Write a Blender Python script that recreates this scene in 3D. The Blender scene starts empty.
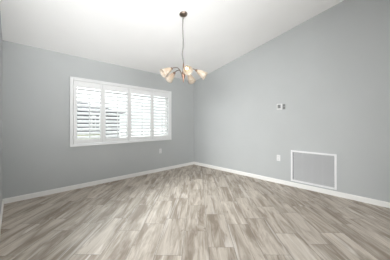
import bpy, bmesh, math, random
from mathutils import Vector, Matrix
random.seed(7)
S = bpy.context.scene
COL = S.collection
PI = math.pi

# ------------------------------------------------------------------ camera
CAM = Vector((-3.8429, -3.9966, 1.1978))
YAW = 0.7706
cd = bpy.data.cameras.new('camera')
cam = bpy.data.objects.new('camera', cd)
COL.objects.link(cam)
cam.location = CAM
cam.rotation_euler = (PI/2, 0, -YAW)
cd.sensor_width = 36.0
cd.lens = 187.25/390*36.0
cd.shift_y = -6.26/390
cd.clip_start = 0.02
S.camera = cam

# ------------------------------------------------------------------ world, lights, exposure
W = bpy.data.worlds.new('overcast_sky')
S.world = W
W.use_nodes = True
nt = W.node_tree; wn = nt.nodes
bg = wn['Background']
bg.inputs[0].default_value = (0.94, 0.97, 1.0, 1)
# bright overcast: brighter towards the zenith, with a broad hazy glow round the hidden sun
SKY_HORIZON, SKY_ZENITH, SKY_GLOW = 1.2, 3.0, 25.0
def math_node(op, a, b=None):
    x = wn.new('ShaderNodeMath'); x.operation = op
    for i, v in enumerate((a, b)):
        if v is None: continue
        if isinstance(v, (int, float)): x.inputs[i].default_value = v
        else: nt.links.new(v, x.inputs[i])
    return x.outputs[0]
tc = wn.new('ShaderNodeTexCoord')
sp = wn.new('ShaderNodeSeparateXYZ'); nt.links.new(tc.outputs['Generated'], sp.inputs[0])
zen = math_node('MULTIPLY_ADD', math_node('MAXIMUM', sp.outputs[2], 0.0), SKY_ZENITH)
zen.node.inputs[2].default_value = SKY_HORIZON
dp = wn.new('ShaderNodeVectorMath'); dp.operation = 'DOT_PRODUCT'
nt.links.new(tc.outputs['Generated'], dp.inputs[0]); dp.inputs[1].default_value = Vector((-0.05, 0.66, 0.75)).normalized()
gl = math_node('MULTIPLY', math_node('POWER', math_node('MAXIMUM', dp.outputs['Value'], 0.0), 9.0), SKY_GLOW)
nt.links.new(math_node('ADD', zen, gl), bg.inputs[1])
S.view_settings.view_transform = 'Standard'
S.view_settings.look = 'None'
S.view_settings.gamma = 1.0
S.view_settings.use_curve_mapping = False
S.view_settings.exposure = 0.0
S.cycles.use_denoising = True
S.cycles.max_bounces = 14
S.cycles.diffuse_bounces = 8
S.cycles.transparent_max_bounces = 16
S.cycles.sample_clamp_indirect = 6.0

def area(name, loc, direction, sx, sy, energy, color=(1, 1, 1), portal=False, spread=180):
    l = bpy.data.lights.new(name, 'AREA')
    l.shape = 'RECTANGLE'; l.size = sx; l.size_y = sy
    l.energy = energy; l.color = color; l.spread = math.radians(spread)
    o = bpy.data.objects.new(name, l); COL.objects.link(o)
    o.location = loc
    o.rotation_euler = Vector(direction).to_track_quat('-Z', 'Y').to_euler()
    if portal:
        l.cycles.is_portal = True
    return o

area('window_daylight_portal', (-1.99, 0.16, 1.41), (0, -1, 0), 2.10, 1.12, 1, portal=True)
# four added fill lights behind the camera, standing for no real lamp or window
# the first two tilt up to the ceiling, the others face the walls
area('ceiling_fill', (-3.4, -5.2, 1.2), (.06, .92, .385), 2.4, 1.2, 23, (0.985, 0.996, 1.0), spread=66)
area('hall_fill', (-4.8, -5.0, 0.9), (.2, .75, .62), 2.0, 1.2, 48, (0.985, 0.996, 1.0), spread=110)
area('rear_fill', (-2.6, -6.4, 1.5), (0, 1, .25), 4.0, 2.2, 50, (0.985, 0.996, 1.0))
area('side_fill', (-6.3, -4.0, 1.5), (1, .46, -.11), 1.6, 1.6, 47, (0.985, 0.996, 1.0), spread=60)

# ------------------------------------------------------------------ materials
def mat(name, color, rough=0.5, metal=0.0, spec=0.5, **kw):
    m = bpy.data.materials.new(name); m.use_nodes = True
    b = m.node_tree.nodes['Principled BSDF']
    b.inputs['Base Color'].default_value = (*color, 1)
    b.inputs['Roughness'].default_value = rough
    b.inputs['Metallic'].default_value = metal
    b.inputs['Specular IOR Level'].default_value = spec
    for k, v in kw.items():
        b.inputs[k.replace('_', ' ')].default_value = v
    return m

def textured(name, color, rough, scale, strength, var=0.03, dist=0.002, spec=0.3):
    """paint with a fine rolled / sprayed texture and slight tone variation"""
    m = mat(name, color, rough, 0, spec)
    nt = m.node_tree; n = nt.nodes; L = nt.links
    b = n['Principled BSDF']
    tc = n.new('ShaderNodeTexCoord')
    no = n.new('ShaderNodeTexNoise'); no.inputs['Scale'].default_value = scale; no.inputs['Detail'].default_value = 3
    L.new(tc.outputs['Object'], no.inputs['Vector'])
    bp = n.new('ShaderNodeBump'); bp.inputs['Strength'].default_value = strength; bp.inputs['Distance'].default_value = dist
    L.new(no.outputs['Fac'], bp.inputs['Height']); L.new(bp.outputs['Normal'], b.inputs['Normal'])
    n2 = n.new('ShaderNodeTexNoise'); n2.inputs['Scale'].default_value = 2.2; n2.inputs['Detail'].default_value = 4
    L.new(tc.outputs['Object'], n2.inputs['Vector'])
    r = n.new('ShaderNodeValToRGB')
    r.color_ramp.elements[0].position = 0.3; r.color_ramp.elements[1].position = 0.7
    r.color_ramp.elements[0].color = (*[c*(1-var) for c in color], 1)
    r.color_ramp.elements[1].color = (*[c*(1+var) for c in color], 1)
    L.new(n2.outputs['Fac'], r.inputs['Fac']); L.new(r.outputs['Color'], b.inputs['Base Color'])
    return m

M_WALL = textured('grey_wall_paint', (0.452, 0.467, 0.468), 0.62, 90, 0.25, 0.015)
M_CEIL = textured('white_ceiling_texture', (0.88, 0.88, 0.88), 0.9, 45, 0.35, 0.012, 0.003, 0.1)
M_TRIM = textured('white_trim_paint', (0.80, 0.79, 0.77), 0.38, 30, 0.05, 0.01)
M_SHUT = textured('white_shutter_paint', (0.76, 0.765, 0.765), 0.4, 30, 0.03, 0.01)
M_PLATE = mat('white_plastic', (0.70, 0.70, 0.70), 0.35)
M_SLOT = mat('dark_slot', (0.06, 0.06, 0.06), 0.6)
M_SCREEN = mat('grey_lcd', (0.19, 0.20, 0.20), 0.2)
M_GREYPL = mat('grey_plastic', (0.30, 0.305, 0.305), 0.45)
M_DARKPL = mat('dark_grey_plastic', (0.16, 0.165, 0.165), 0.5)
M_GRILLE = mat('white_vent_enamel', (0.78, 0.78, 0.79), 0.4)
M_BLADE = mat('grey_white_vent_blades', (0.57, 0.575, 0.58), 0.5)
M_GFILT = mat('grey_filter', (0.25, 0.253, 0.256), 0.8)
M_NICKEL = mat('brushed_bronze_nickel', (0.25, 0.20, 0.165), 0.36, 1.0)
M_COPPER = mat('warm_copper_bronze', (0.27, 0.165, 0.12), 0.4, 0.9)
M_CORD = mat('grey_cord_cover', (0.27, 0.26, 0.245), 0.5, 0.4)
M_SCREW = mat('screw_metal', (0.5, 0.5, 0.5), 0.3, 1.0)

def glass_mat():
    m = bpy.data.materials.new('window_glass'); m.use_nodes = True
    nt = m.node_tree; n = nt.nodes; L = nt.links; n.clear()
    o = n.new('ShaderNodeOutputMaterial'); mix = n.new('ShaderNodeMixShader')
    t = n.new('ShaderNodeBsdfTransparent'); g = n.new('ShaderNodeBsdfGlossy'); g.inputs['Roughness'].default_value = 0.02
    f = n.new('ShaderNodeFresnel'); f.inputs['IOR'].default_value = 1.25
    t.inputs['Color'].default_value = (0.96, 0.98, 0.97, 1)
    L.new(f.outputs[0], mix.inputs[0]); L.new(t.outputs[0], mix.inputs[1]); L.new(g.outputs[0], mix.inputs[2]); L.new(mix.outputs[0], o.inputs[0])
    return m
M_GLASS = glass_mat()

def shade_mat():
    m = bpy.data.materials.new('alabaster_glass'); m.use_nodes = True
    nt = m.node_tree; n = nt.nodes; L = nt.links; n.clear()
    o = n.new('ShaderNodeOutputMaterial')
    tc = n.new('ShaderNodeTexCoord')
    no = n.new('ShaderNodeTexNoise'); no.inputs['Scale'].default_value = 14; no.inputs['Detail'].default_value = 4; no.inputs['Distortion'].default_value = 1.2
    L.new(tc.outputs['Object'], no.inputs['Vector'])
    r = n.new('ShaderNodeValToRGB')
    r.color_ramp.elements[0].position = 0.35; r.color_ramp.elements[1].position = 0.65
    r.color_ramp.elements[0].color = (0.64, 0.55, 0.45, 1); r.color_ramp.elements[1].color = (0.78, 0.73, 0.66, 1)
    L.new(no.outputs['Fac'], r.inputs['Fac'])
    d = n.new('ShaderNodeBsdfPrincipled'); d.inputs['Roughness'].default_value = 0.3
    t = n.new('ShaderNodeBsdfTranslucent')
    L.new(r.outputs['Color'], d.inputs['Base Color']); L.new(r.outputs['Color'], t.inputs['Color'])
    mx = n.new('ShaderNodeMixShader'); mx.inputs[0].default_value = 0.5
    L.new(d.outputs[0], mx.inputs[1]); L.new(t.outputs[0], mx.inputs[2]); L.new(mx.outputs[0], o.inputs[0])
    return m
M_SHADE = shade_mat()

def emit_mat(name, color, strength):
    m = bpy.data.materials.new(name); m.use_nodes = True
    b = m.node_tree.nodes['Principled BSDF']
    b.inputs['Base Color'].default_value = (0.9, 0.85, 0.75, 1)
    b.inputs['Emission Color'].default_value = (*color, 1)
    b.inputs['Emission Strength'].default_value = strength
    return m
M_BULB = emit_mat('warm_bulb', (1.0, 0.80, 0.55), 2.4)

def floor_mat():
    m = bpy.data.materials.new('wood_look_tile'); m.use_nodes = True
    nt = m.node_tree; n = nt.nodes; L = nt.links
    b = n['Principled BSDF']
    uv = n.new('ShaderNodeUVMap'); uv.uv_map = 'UVMap'
    def noise(sx, sy, detail, dist=0.0, rough=0.5):
        mp = n.new('ShaderNodeMapping'); mp.inputs['Scale'].default_value = (sx, sy, 1)
        L.new(uv.outputs[0], mp.inputs[0])
        t = n.new('ShaderNodeTexNoise'); t.inputs['Scale'].default_value = 1.0
        t.inputs['Detail'].default_value = detail; t.inputs['Distortion'].default_value = dist
        t.inputs['Roughness'].default_value = rough
        L.new(mp.outputs[0], t.inputs['Vector'])
        return t.outputs['Fac']
    def ramp(src, p0, p1, c0, c1):
        r = n.new('ShaderNodeValToRGB')
        e = r.color_ramp.elements
        e[0].position = p0; e[1].position = p1; e[0].color = (*c0, 1); e[1].color = (*c1, 1)
        L.new(src, r.inputs['Fac']); return r.outputs['Color']
    def mix(mode, fac, a, c):
        x = n.new('ShaderNodeMix'); x.data_type = 'RGBA'; x.blend_type = mode
        if isinstance(fac, float): x.inputs[0].default_value = fac
        else: L.new(fac, x.inputs[0])
        L.new(a, x.inputs[6])
        if isinstance(c, tuple): x.inputs[7].default_value = (*c, 1)
        else: L.new(c, x.inputs[7])
        return x.outputs[2]
    broad = ramp(noise(1.2, 7.0, 4, 0.8, 0.65), 0.38, 0.60, FL_DARK, FL_LIGHT)
    fine = ramp(noise(2.6, 48.0, 6, 0.3, 0.7), 0.28, 0.70, (0.74, 0.71, 0.68), (1.08, 1.08, 1.08))
    c = mix('MULTIPLY', 0.9, broad, fine)
    streak = ramp(noise(0.7, 9.0, 3, 1.0, 0.6), 0.57, 0.66, (0, 0, 0), (0.8, 0.8, 0.8))
    c = mix('MIX', streak, c, FL_STREAK)
    vein = ramp(noise(1.3, 15.0, 4, 1.3, 0.65), 0.56, 0.68, (0, 0, 0), (0.8, 0.8, 0.8))
    c = mix('MIX', vein, c, FL_VEIN)
    knot = ramp(noise(5.0, 13.0, 2, 0.5), 0.70, 0.78, (0, 0, 0), (1, 1, 1))
    c = mix('MIX', knot, c, (0.20, 0.16, 0.13))
    at = n.new('ShaderNodeAttribute'); at.attribute_name = 'tone'; at.attribute_type = 'GEOMETRY'
    tone = ramp(at.outputs['Fac'], 0.0, 1.0, (0.92, 0.915, 0.91), (1.06, 1.06, 1.06))
    c = mix('MULTIPLY', 1.0, c, tone)
    L.new(c, b.inputs['Base Color'])
    rr = n.new('ShaderNodeMapRange'); rr.inputs['To Min'].default_value = 0.44; rr.inputs['To Max'].default_value = 0.58
    L.new(noise(2.5, 30, 3), rr.inputs['Value']); L.new(rr.outputs[0], b.inputs['Roughness'])
    b.inputs['Specular IOR Level'].default_value = 0.35
    bp = n.new('ShaderNodeBump'); bp.inputs['Strength'].default_value = 0.15; bp.inputs['Distance'].default_value = 0.002
    L.new(noise(4, 70, 4), bp.inputs['Height']); L.new(bp.outputs[0], b.inputs['Normal'])
    return m
FL_DARK = (0.315, 0.264, 0.213)
FL_LIGHT = (0.60, 0.545, 0.48)
FL_VEIN = (0.28, 0.226, 0.178)
FL_STREAK = (0.66, 0.615, 0.565)
M_FLOOR = floor_mat()
M_GROUT = mat('grey_grout', (0.22, 0.20, 0.18), 0.8)

# ------------------------------------------------------------------ helpers
def obj(name, bm, m, parent=None, smooth=False):
    me = bpy.data.meshes.new(name)
    bmesh.ops.recalc_face_normals(bm, faces=bm.faces[:])
    bm.to_mesh(me); bm.free()
    for x in (m if isinstance(m, (list, tuple)) else [m]):
        me.materials.append(x)
    if smooth:
        for p in me.polygons: p.use_smooth = True
    o = bpy.data.objects.new(name, me); COL.objects.link(o)
    if parent: o.parent = parent
    return o

def struct(name, bm, m, parent=None):
    o = obj(name, bm, m, parent); o['kind'] = 'structure'; return o

def tag(o, label, cat, group=None):
    o['label'] = label; o['category'] = cat
    if group: o['group'] = group
    return o

def thing(name, label, cat, loc, rz=0.0, group=None):
    o = bpy.data.objects.new(name, None); COL.objects.link(o)
    o.empty_display_size = 0.1
    o.location = loc; o.rotation_euler = (0, 0, rz)
    return tag(o, label, cat, group)

def box(bm, x0, x1, y0, y1, z0, z1, bevel=0.0, seg=2, mi=0):
    vs = [bm.verts.new((x, y, z)) for x in (x0, x1) for y in (y0, y1) for z in (z0, z1)]
    idx = [(0, 1, 3, 2), (4, 6, 7, 5), (0, 4, 5, 1), (2, 3, 7, 6), (0, 2, 6, 4), (1, 5, 7, 3)]
    fs = [bm.faces.new([vs[i] for i in f]) for f in idx]
    for f in fs: f.material_index = mi
    if bevel:
        es = list({e for f in fs for e in f.edges})
        bmesh.ops.bevel(bm, geom=es, offset=bevel, segments=seg, affect='EDGES', profile=0.5)

def prism(bm, pts2, axis, a0, a1):
    """extrude a polygon: axis 'x' takes (y,z) pairs, 'y' takes (x,z)"""
    def P(p, a): return (a, p[0], p[1]) if axis == 'x' else (p[0], a, p[1])
    A = [bm.verts.new(P(p, a0)) for p in pts2]; B = [bm.verts.new(P(p, a1)) for p in pts2]
    bm.faces.new(A); bm.faces.new(B[::-1])
    n = len(A)
    for i in range(n): bm.faces.new((A[i], A[(i+1) % n], B[(i+1) % n], B[i]))

def lathe(bm, prof, seg=24, mtx=Matrix(), cap0=True, cap1=True):
    """prof: (radius, height) rings about local z, placed by mtx"""
    rings = []
    for r, z in prof:
        rings.append([bm.verts.new(mtx @ Vector((r*math.cos(2*PI*k/seg), r*math.sin(2*PI*k/seg), z))) for k in range(seg)])
    for a, b in zip(rings, rings[1:]):
        for k in range(seg):
            bm.faces.new((a[k], a[(k+1) % seg], b[(k+1) % seg], b[k]))
    if cap0: bm.faces.new(rings[0][::-1])
    if cap1: bm.faces.new(rings[-1])

def tube(bm, pts, rad, seg=10):
    pts = [Vector(p) for p in pts]; rings = []
    up = Vector((0.3, 0.5, 0.8))
    for i, p in enumerate(pts):
        t = (pts[min(i+1, len(pts)-1)] - pts[max(i-1, 0)]).normalized()
        s = t.cross(up).normalized(); u = s.cross(t).normalized()
        r = rad[i] if isinstance(rad, (list, tuple)) else rad
        rings.append([bm.verts.new(p + s*r*math.cos(2*PI*k/seg) + u*r*math.sin(2*PI*k/seg)) for k in range(seg)])
    for a, b in zip(rings, rings[1:]):
        for k in range(seg): bm.faces.new((a[k], a[(k+1) % seg], b[(k+1) % seg], b[k]))
    bm.faces.new(rings[0][::-1]); bm.faces.new(rings[-1])

def spline(pts, n=8):
    pts = [Vector(p) for p in pts]; out = []
    for i in range(len(pts)-1):
        p0, p1, p2, p3 = pts[max(i-1, 0)], pts[i], pts[i+1], pts[min(i+2, len(pts)-1)]
        for k in range(n):
            t = k/n
            out.append(0.5*((2*p1) + (p2-p0)*t + (2*p0-5*p1+4*p2-p3)*t*t + (3*p1-p0-3*p2+p3)*t**3))
    out.append(pts[-1]); return out

def B(): return bmesh.new()

# ------------------------------------------------------------------ room shell
XL, H, SL = -3.957, 2.44, 0.2159          # left wall, plate height, ceiling rise per metre
YE = -2.4                                  # left wall ends, the house opens up beyond
XF, YN = -6.6, -6.6                        # far side / rear of the open area behind the camera
def ceil(y): return H - SL*y

bm = B(); prism(bm, [(0.14, ceil(0.14)), (0.14, ceil(0.14)+.12), (YN-.12, ceil(YN-.12)+.12), (YN-.12, ceil(YN-.12))], 'x', XF-.12, 0.12)
struct('ceiling', bm, M_CEIL)

WL, WR, WT, WB = -3.115, -0.862, 2.045, 0.780      # outside of the shutter frame
hx0, hx1, hz0, hz1 = WL+.05, WR-.05, WB+.045, WT-.05  # wall opening
bm = B()
for a in ((XL, hx0, 0, H), (hx1, 0.0, 0, H), (hx0, hx1, 0, hz0), (hx0, hx1, hz1, H)):
    box(bm, a[0], a[1], 0.0, 0.14, a[2], a[3])
struct('wall_far', bm, M_WALL)
bm = B(); prism(bm, [(0.14, 0), (0.14, ceil(.14)), (YN, ceil(YN)), (YN, 0)], 'x', 0.0, 0.12)
struct('wall_right', bm, M_WALL)
bm = B(); prism(bm, [(0.14, 0), (0.14, ceil(.14)), (YE, ceil(YE)), (YE, 0)], 'x', XL-.12, XL)
struct('wall_left', bm, M_WALL)
bm = B(); box(bm, XF, XL-.12, YE, YE+.12, 0, ceil(YE)); struct('wall_hall', bm, M_WALL)
# rear and side walls of the open area
bm = B(); box(bm, XF, 0, YN-.12, YN, 0, ceil(YN)); struct('wall_rear', bm, M_WALL)
bm = B(); prism(bm, [(YN, 0), (YN, ceil(YN)), (YE+.12, ceil(YE+.12)), (YE+.12, 0)], 'x', XF-.12, XF); struct('wall_side', bm, M_WALL)

# baseboards: a plain board with an eased, slightly stepped top edge
BH, BT = 0.078, 0.014
def base_profile(s, o=0.0):     # distance from the wall, height
    return [(o, 0.0), (o+s*BT, 0.0), (o+s*BT, BH*.82), (o+s*BT*.62, BH*.95), (o+s*BT*.4, BH), (o, BH)]
bm = B(); prism(bm, base_profile(-1), 'x', XL, 0.0); struct('baseboard_far', bm, M_TRIM)
bm = B(); prism(bm, base_profile(-1, 0.0), 'y', -BT, YN); struct('baseboard_right', bm, M_TRIM)
bm = B(); prism(bm, base_profile(1, XL), 'y', -BT, YE); struct('baseboard_left', bm, M_TRIM)

# floor: wood-look tile planks laid on the diagonal, every plank its own face over a grout bed
def clip(poly, f):
    out = []
    for i in range(len(poly)):
        a, b = poly[i], poly[(i+1) % len(poly)]
        fa, fb = f(a), f(b)
        if fa >= 0: out.append(a)
        if fa*fb < 0:
            t = fa/(fa-fb); out.append((a[0]+(b[0]-a[0])*t, a[1]+(b[1]-a[1])*t))
    return out
bm = B()
uvl = bm.loops.layers.uv.new('UVMap'); tl = bm.faces.layers.float.new('tone')
PW, PL, GAP = 0.248, 0.66, 0.0017
r2 = math.sqrt(.5)
known = {-5: .26, -4: .38, -3: .11, -2: .26, -1: .38, 0: .11, 1: .50, 2: .26, 3: .40, 4: .08, 5: .56}
rects = [(XL, 0.0, YE, 0.0), (XF, 0.0, YN, YE)]
for k in range(-26, 27):
    off = known.get(k, [.26, .38, .11][(k+5) % 3] + random.uniform(-.03, .03))
    s0, s1 = -.145 + PW*k, -.145 + PW*(k+1)
    for j in range(-9, 12):
        t0, t1 = off + PL*j, off + PL*(j+1)
        ru, rv, tone = random.uniform(0, 60), random.uniform(0, 60), random.random()
        flip = random.choice((-1, 1))
        q = [(s0+GAP, t0+GAP), (s1-GAP, t0+GAP), (s1-GAP, t1-GAP), (s0+GAP, t1-GAP)]
        w = [(CAM.x + s*r2 + t*r2, CAM.y - s*r2 + t*r2) for s, t in q]
        for (x0, x1, y0, y1) in rects:
            p = w
            for f in (lambda v: v[0]-x0, lambda v: x1-v[0], lambda v: v[1]-y0, lambda v: y1-v[1]):
                p = clip(p, f)
                if len(p) < 3: break
            if len(p) < 3: continue
            try: fc = bm.faces.new([bm.verts.new((x, y, 0.0)) for x, y in p])
            except ValueError: continue
            fc[tl] = tone
            for lp in fc.loops:
                dx, dy = lp.vert.co.x-CAM.x, lp.vert.co.y-CAM.y
                lp[uvl].uv = ((dx+dy)*r2*flip + ru, (dx-dy)*r2 + rv)
nb = len(bm.faces)
box(bm, XF, 0.0, YN, 0.0, -.06, -.0012, mi=1)
fl = struct('floor', bm, [M_FLOOR, M_GROUT])

# ------------------------------------------------------------------ window behind the shutter
bm = B()
fw = .045
for a in ((hx0, hx0+fw, hz0, hz1), (hx1-fw, hx1, hz0, hz1), (hx0+fw, hx1-fw, hz0, hz0+fw), (hx0+fw, hx1-fw, hz1-fw, hz1),
          ((hx0+hx1)/2-.025, (hx0+hx1)/2+.025, hz0+fw, hz1-fw)):
    box(bm, a[0], a[1], .085, .135, a[2], a[3], .003)
win = struct('window_1', bm, M_TRIM)
bm = B(); box(bm, hx0+fw-.005, hx1-fw+.005, .108, .112, hz0+fw-.005, hz1-fw+.005)
gp = obj('window_pane', bm, M_GLASS, win)

# ------------------------------------------------------------------ plantation shutter
TILT = math.radians(35)
sh = thing('plantation_shutter', 'white four-panel plantation shutter with wide louvers mounted over the window', 'shutter', (WL, 0, WB))
W_, H_ = WR-WL, WT-WB
bm = B()
FD = -.034                                       # frame stands this far off the wall
for a in ((0, .05, 0, H_), (W_-.05, W_, 0, H_), (.05, W_-.05, H_-.055, H_), (.05, W_-.05, 0, .045)):
    box(bm, a[0], a[1], FD, .0, a[2], a[3], .004)
# raised outer bead and a small sill lip under the frame
box(bm, 0.0, .016, FD-.008, FD+.002, 0, H_, .003); box(bm, W_-.016, W_, FD-.008, FD+.002, 0, H_, .003)
box(bm, .016, W_-.016, FD-.008, FD+.002, H_-.016, H_, .003)
box(bm, -.0, W_, FD-.020, FD+.002, .0, .020, .004)
obj('frame', bm, M_SHUT, sh)
bm = B(); box(bm, 1.0985-.008, 1.0985+.008, FD-.004, .0, .045, H_-.055, .002)
obj('center_post', bm, M_SHUT, sh)
panels = [(.054, .5405, .112, .5115), (.5445, 1.0885, .612, 1.068), (1.1085, 1.684, 1.157, 1.640), (1.688, 2.199, 1.727, 2.157)]
z0p, z1p = .049, H_-.059
for i, (a, b_, oa, ob) in enumerate(panels):
    bm = B()
    yb, yf = FD+.002, .000
    ozb, ozt = .126, H_-.172
    box(bm, a, oa, yb-.002, yf, z0p, z1p, .003); box(bm, ob, b_, yb-.002, yf, z0p, z1p, .003)
    box(bm, oa, ob, yb, yf, z0p, ozb, .003); box(bm, oa, ob, yb, yf, ozt, z1p, .003)
    p = obj('shutter_panel', bm, M_SHUT, sh)
    n = 13; sp = (ozt-ozb)/n
    bm = B()
    for k in range(n):
        zc = ozb + sp*(k+.5)
        pts = []
        for q in range(16):                      # elliptical louver section
            an = 2*PI*q/16
            y_, z_ = .0445*math.cos(an), .0052*math.sin(an)
            # inner (room) edge tips down
            pts.append((y_*math.cos(TILT)-z_*math.sin(TILT) - .016, y_*math.sin(TILT)+z_*math.cos(TILT)+zc))
        prism(bm, pts, 'x', oa+.002, ob-.002)
    obj('louvers', bm, M_SHUT, p)
    bm = B()
    xm = (oa+ob)/2
    box(bm, xm-.007, xm+.007, -.016-.0445*math.cos(TILT)-.014, -.016-.0445*math.cos(TILT)-.002, ozb+.02, ozt-.02, .003)
    obj('tilt_rod', bm, M_SHUT, p)
    hs = a-.001 if i in (0, 2) else b_+.001
    for zz in (z0p+.12, z0p+.55, z1p-.12):
        bm = B()
        lathe(bm, [(.0045, -.032), (.0055, -.030), (.0055, .030), (.0045, .032)], 10, Matrix.Translation((hs, yb-.006, zz)))
        box(bm, hs-.016, hs+.016, yb-.0045, yb, zz-.03, zz+.03, .001)
        obj('hinge', bm, M_SHUT, p)

# ------------------------------------------------------------------ outlets, thermostat, return vent
def outlet(loc, rz, label):
    """built facing -y, then turned onto its wall"""
    t = thing('wall_outlet', label, 'outlet', loc, rz, 'duplex wall outlets')
    bm = B(); box(bm, -.036, .036, -.0065, 0, -.059, .059, .003); obj('cover_plate', bm, M_PLATE, t)
    for dz in (.0245, -.0245):
        bm = B()
        pts = [(.0165*math.copysign(min(1, abs(math.cos(a))*1.25), math.cos(a)), dz+.0175*math.copysign(min(1, abs(math.sin(a))*1.12), math.sin(a))) for a in [2*PI*k/24 for k in range(24)]]
        prism(bm, pts, 'y', -.0105, -.004)
        r = obj('receptacle', bm, M_PLATE, t)
        bm = B()
        box(bm, -.0078, -.0054, -.0112, -.008, dz-.002, dz+.009); box(bm, .0054, .0078, -.0112, -.008, dz-.001, dz+.008)
        lathe(bm, [(.0028, 0), (.0028, .0032)], 10, Matrix.Translation((0, -.008, dz-.009)) @ Matrix.Rotation(PI/2, 4, 'X'))
        obj('slot', bm, M_SLOT, r)
    bm = B(); lathe(bm, [(.0035, 0), (.0035, .0012), (.002, .002)], 12, Matrix.Translation((0, -.006, 0)) @ Matrix.Rotation(PI/2, 4, 'X'))
    obj('screw', bm, M_PLATE, t)
    return t
outlet((-1.182, 0, .511), 0, 'white duplex outlet below the right end of the shuttered window')
outlet((0, -2.459, .508), -PI/2, 'white duplex outlet on the right wall left of the air return vent')

th = thing('thermostat', 'white square thermostat with a dark display on the right wall', 'thermostat', (0, -2.480, 1.538), -PI/2)
bm = B(); box(bm, -.052, .052, -.006, 0, -.062, .062, .004); obj('back_plate', bm, M_PLATE, th)
bm = B(); box(bm, -.048, .048, -.026, -.004, -.058, .058, .006, 3); obj('body', bm, M_PLATE, th)
bm = B(); box(bm, -.030, .030, -.0275, -.024, -.030, .040, .001); obj('display', bm, M_SCREEN, th)
for q in (-.022, 0, .022):
    bm = B(); box(bm, q-.007, q+.007, -.028, -.024, -.049, -.041, .001); obj('button', bm, M_PLATE, th)

wc = thing('wall_control', 'small dark grey two-button control mounted just right of the white thermostat', 'wall control', (0, -2.571, 1.536), -PI/2)
bm = B(); box(bm, -.023, .023, -.018, 0, -.053, .053, .004); obj('body', bm, M_GREYPL, wc)
for q in (-.026, .026):
    bm = B(); box(bm, -.017, .017, -.022, -.016, q-.019, q+.019, .003); obj('button', bm, M_DARKPL, wc)

vt = thing('return_air_vent', 'large white framed return air vent grille low on the right wall', 'vent', (0, -3.052, .102), -PI/2)
vw, vh, vf = .355, .589, .030
bm = B()
for a in ((-vw, -vw+vf, 0, vh), (vw-vf, vw, 0, vh), (-vw+vf, vw-vf, 0, vf), (-vw+vf, vw-vf, vh-vf, vh)):
    box(bm, a[0], a[1], -.016, 0, a[2], a[3], .003)
obj('frame', bm, M_GRILLE, vt)
bm = B(); box(bm, -vw+vf, vw-vf, -.003, -.0005, vf, vh-vf); obj('filter', bm, M_GFILT, vt)
bm = B()
ns = 34
for k in range(ns):
    zc = vf + (vh-2*vf)*(k+.5)/ns
    prism(bm, [(-.0125, zc-.0045), (-.0115, zc-.0050), (-.0035, zc+.0035), (-.0045, zc+.0042)], 'x', -vw+vf+.016, vw-vf)
for x in (-.16, 0, .16):
    box(bm, x-.002, x+.002, -.0045, -.003, vf, vh-vf)
obj('louver_grid', bm, M_BLADE, vt)
for x, z in ((-vw+.015, .12), (-vw+.015, vh-.12), (vw-.015, .12), (vw-.015, vh-.12)):
    bm = B(); lathe(bm, [(.005, 0), (.005, .001), (.003, .0022)], 10, Matrix.Translation((x, -.0155, z)) @ Matrix.Rotation(PI/2, 4, 'X'))
    obj('screw', bm, M_GRILLE, vt)

# ------------------------------------------------------------------ chandelier
CX, CY = -2.0135, -1.863
ch = thing('chandelier', 'five-arm bronze chandelier with alabaster glass shades hanging from the sloped ceiling', 'chandelier', (CX, CY, 0))
zc_ = ceil(CY)
tiltm = Matrix.Translation((0, 0, zc_)) @ Matrix.Rotation(-math.atan(SL), 4, 'X')
bm = B(); lathe(bm, [(.060, 0), (.060, -.006), (.056, -.014), (.046, -.024), (.030, -.032), (.016, -.036)], 32, tiltm); obj('canopy', bm, M_NICKEL, ch, True)
bm = B()
tube(bm, spline([(0, -.008, zc_-.036), (-.012, -.006, zc_-.05), (-.014, -.003, zc_-.066), (0, 0, zc_-.074), (.012, -.003, zc_-.062), (.010, -.006, zc_-.045), (0, -.008, zc_-.034)], 5), .0028, 8)
obj('hanging_loop', bm, M_NICKEL, ch, True)
RX, RY = math.cos(YAW), -math.sin(YAW)          # a horizontal direction: the bend of the cord
def R(d, z): return (RX*d, RY*d, z)
ZH = 1.93
bm = B()
cord = spline([R(-.006, zc_-.066), R(-.010, zc_-.14), R(-.010, 2.60), R(-.004, 2.45), R(-.003, 2.36), R(-.013, 2.27), R(-.013, 2.22), R(-.006, 2.16), R(.000, 2.10), R(.000, 2.04)], 8)
tube(bm, cord, .0095, 10)
obj('cord', bm, M_CORD, ch, True)
bm = B()
lathe(bm, [(.006, ZH+.175), (.0095, ZH+.165), (.0105, ZH+.10), (.012, ZH+.06), (.016, ZH+.045), (.021, ZH+.03), (.028, ZH+.012), (.030, ZH-.005), (.027, ZH-.025),
           (.019, ZH-.048), (.012, ZH-.068), (.008, ZH-.085), (.009, ZH-.092), (.005, ZH-.105), (.0012, ZH-.122)], 24)
obj('hub', bm, M_COPPER, ch, True)
def arm_profile(r, z): return (r, z)
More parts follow.
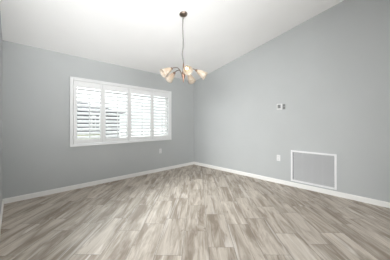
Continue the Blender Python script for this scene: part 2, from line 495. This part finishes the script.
for k in range(5):
    # first arm points to the right of the room corner, the others follow at 72 degrees
    phi = -YAW + math.radians(72*k - 4)
    c, s = math.cos(phi), math.sin(phi)
    def P(r, z): return (c*r, s*r, z)
    bm = B()
    tube(bm, spline([P(.018, ZH-.012), P(.034, ZH+.014), P(.052, ZH+.052), P(.085, ZH+.084), P(.118, ZH+.090), P(.158, ZH+.082), P(.194, ZH+.064)], 6), .0062, 10)
    arm = obj('arm', bm, M_NICKEL, ch, True)
    down = math.radians(33)
    ax = Vector((c*math.cos(down), s*math.cos(down), -math.sin(down)))
    mt = Matrix.Translation(P(.192, ZH+.065)) @ ax.to_track_quat('Z', 'Y').to_matrix().to_4x4()
    bm = B(); lathe(bm, [(.008, -.012), (.014, -.008), (.019, 0), (.021, .014), (.020, .028)], 20, mt)
    obj('socket_cup', bm, M_COPPER, arm, True)
    bm = B()
    outer = [(.020, .014), (.025, .022), (.033, .040), (.041, .065), (.048, .098), (.055, .132), (.066, .165)]
    inner = [(r-.0035, z) for r, z in reversed(outer)]
    lathe(bm, outer + inner, 32, mt, False, False)
    obj('lamp_shade', bm, M_SHADE, arm, True)
    bm = B(); lathe(bm, [(.010, .028), (.012, .045), (.019, .062), (.022, .078), (.019, .092), (.010, .101), (.002, .104)], 16, mt)
    obj('bulb', bm, M_BULB, arm, True)

# ------------------------------------------------------------------ outside, seen between the louvers
M_PAVE = textured('pale_concrete', (0.42, 0.415, 0.40), 0.9, 12, 0.3, 0.05, 0.005, 0.1)
M_LAWN = textured('lawn_grass', (0.12, 0.125, 0.07), 0.95, 60, 0.6, 0.2, 0.02, 0.1)
M_STUC = textured('grey_stucco', (0.10, 0.10, 0.108), 0.9, 30, 0.3, 0.05, 0.005, 0.1)
M_ROOF = textured('roof_shingle', (0.07, 0.068, 0.072), 0.9, 20, 0.4, 0.1, 0.01, 0.1)
M_DGL = mat('dark_house_glass', (0.02, 0.02, 0.025), 0.1)
bm = B(); box(bm, -30, 30, .16, 60, -.30, -.15); struct('ground', bm, M_PAVE)
bm = B(); box(bm, -9, 1.4, 6.5, 11.9, -.15, -.12); lw = obj('lawn', bm, M_LAWN); lw['kind'] = 'structure'
hs = thing('neighbouring_house', 'grey single-storey house across the lawn seen through the louvers', 'house', (-3.0, 12.0, -.15))
bm = B(); box(bm, -6, 5.7, 0, 8, 0, 2.3); obj('wall', bm, M_STUC, hs)
bm = B()
v = [bm.verts.new(p) for p in ((-6.5, -.5, 2.25), (6.2, -.5, 2.25), (6.2, 8.5, 2.25), (-6.5, 8.5, 2.25), (-2.2, 4, 3.9), (1.3, 4, 3.9))]
for f in ((0, 1, 5, 4), (1, 2, 5), (2, 3, 4, 5), (3, 0, 4), (3, 2, 1, 0)): bm.faces.new([v[q] for q in f])
obj('roof', bm, M_ROOF, hs)
for x in (3.5, 4.05):
    bm = B(); box(bm, x, x+.30, -.04, .05, .8, 2.0, .01); wf = obj('window_frame', bm, M_TRIM, hs)
    bm = B(); box(bm, x+.06, x+.24, -.05, -.03, .88, 1.92); obj('pane', bm, M_DGL, wf)
M_HEDGE = textured('hedge_leaves', (0.24, 0.25, 0.13), 0.9, 25, 0.8, 0.5, 0.03, 0.1)
bm = B()
rnd = random.Random(3)
nx, prof = 40, [(-.30, 0), (-.34, .22), (-.30, .48), (-.14, .58), (.12, .58), (.30, .48), (.34, .22), (.30, 0)]
rings = [[bm.verts.new((k*.06 + rnd.uniform(-.02, .02), y + rnd.uniform(-.035, .035), z + (rnd.uniform(-.04, .04) if z else 0))) for y, z in prof] for k in range(nx+1)]
for a, b_ in zip(rings, rings[1:]):
    for q in range(len(prof)): bm.faces.new((a[q], a[(q+1) % len(prof)], b_[(q+1) % len(prof)], b_[q]))
bm.faces.new(rings[0]); bm.faces.new(rings[-1][::-1])
hd = obj('clipped_hedge', bm, M_HEDGE, None, True); hd.location = (-1.3, 11.3, -.15)
tag(hd, 'low olive green hedge in front of the grey house outside the window', 'hedge')
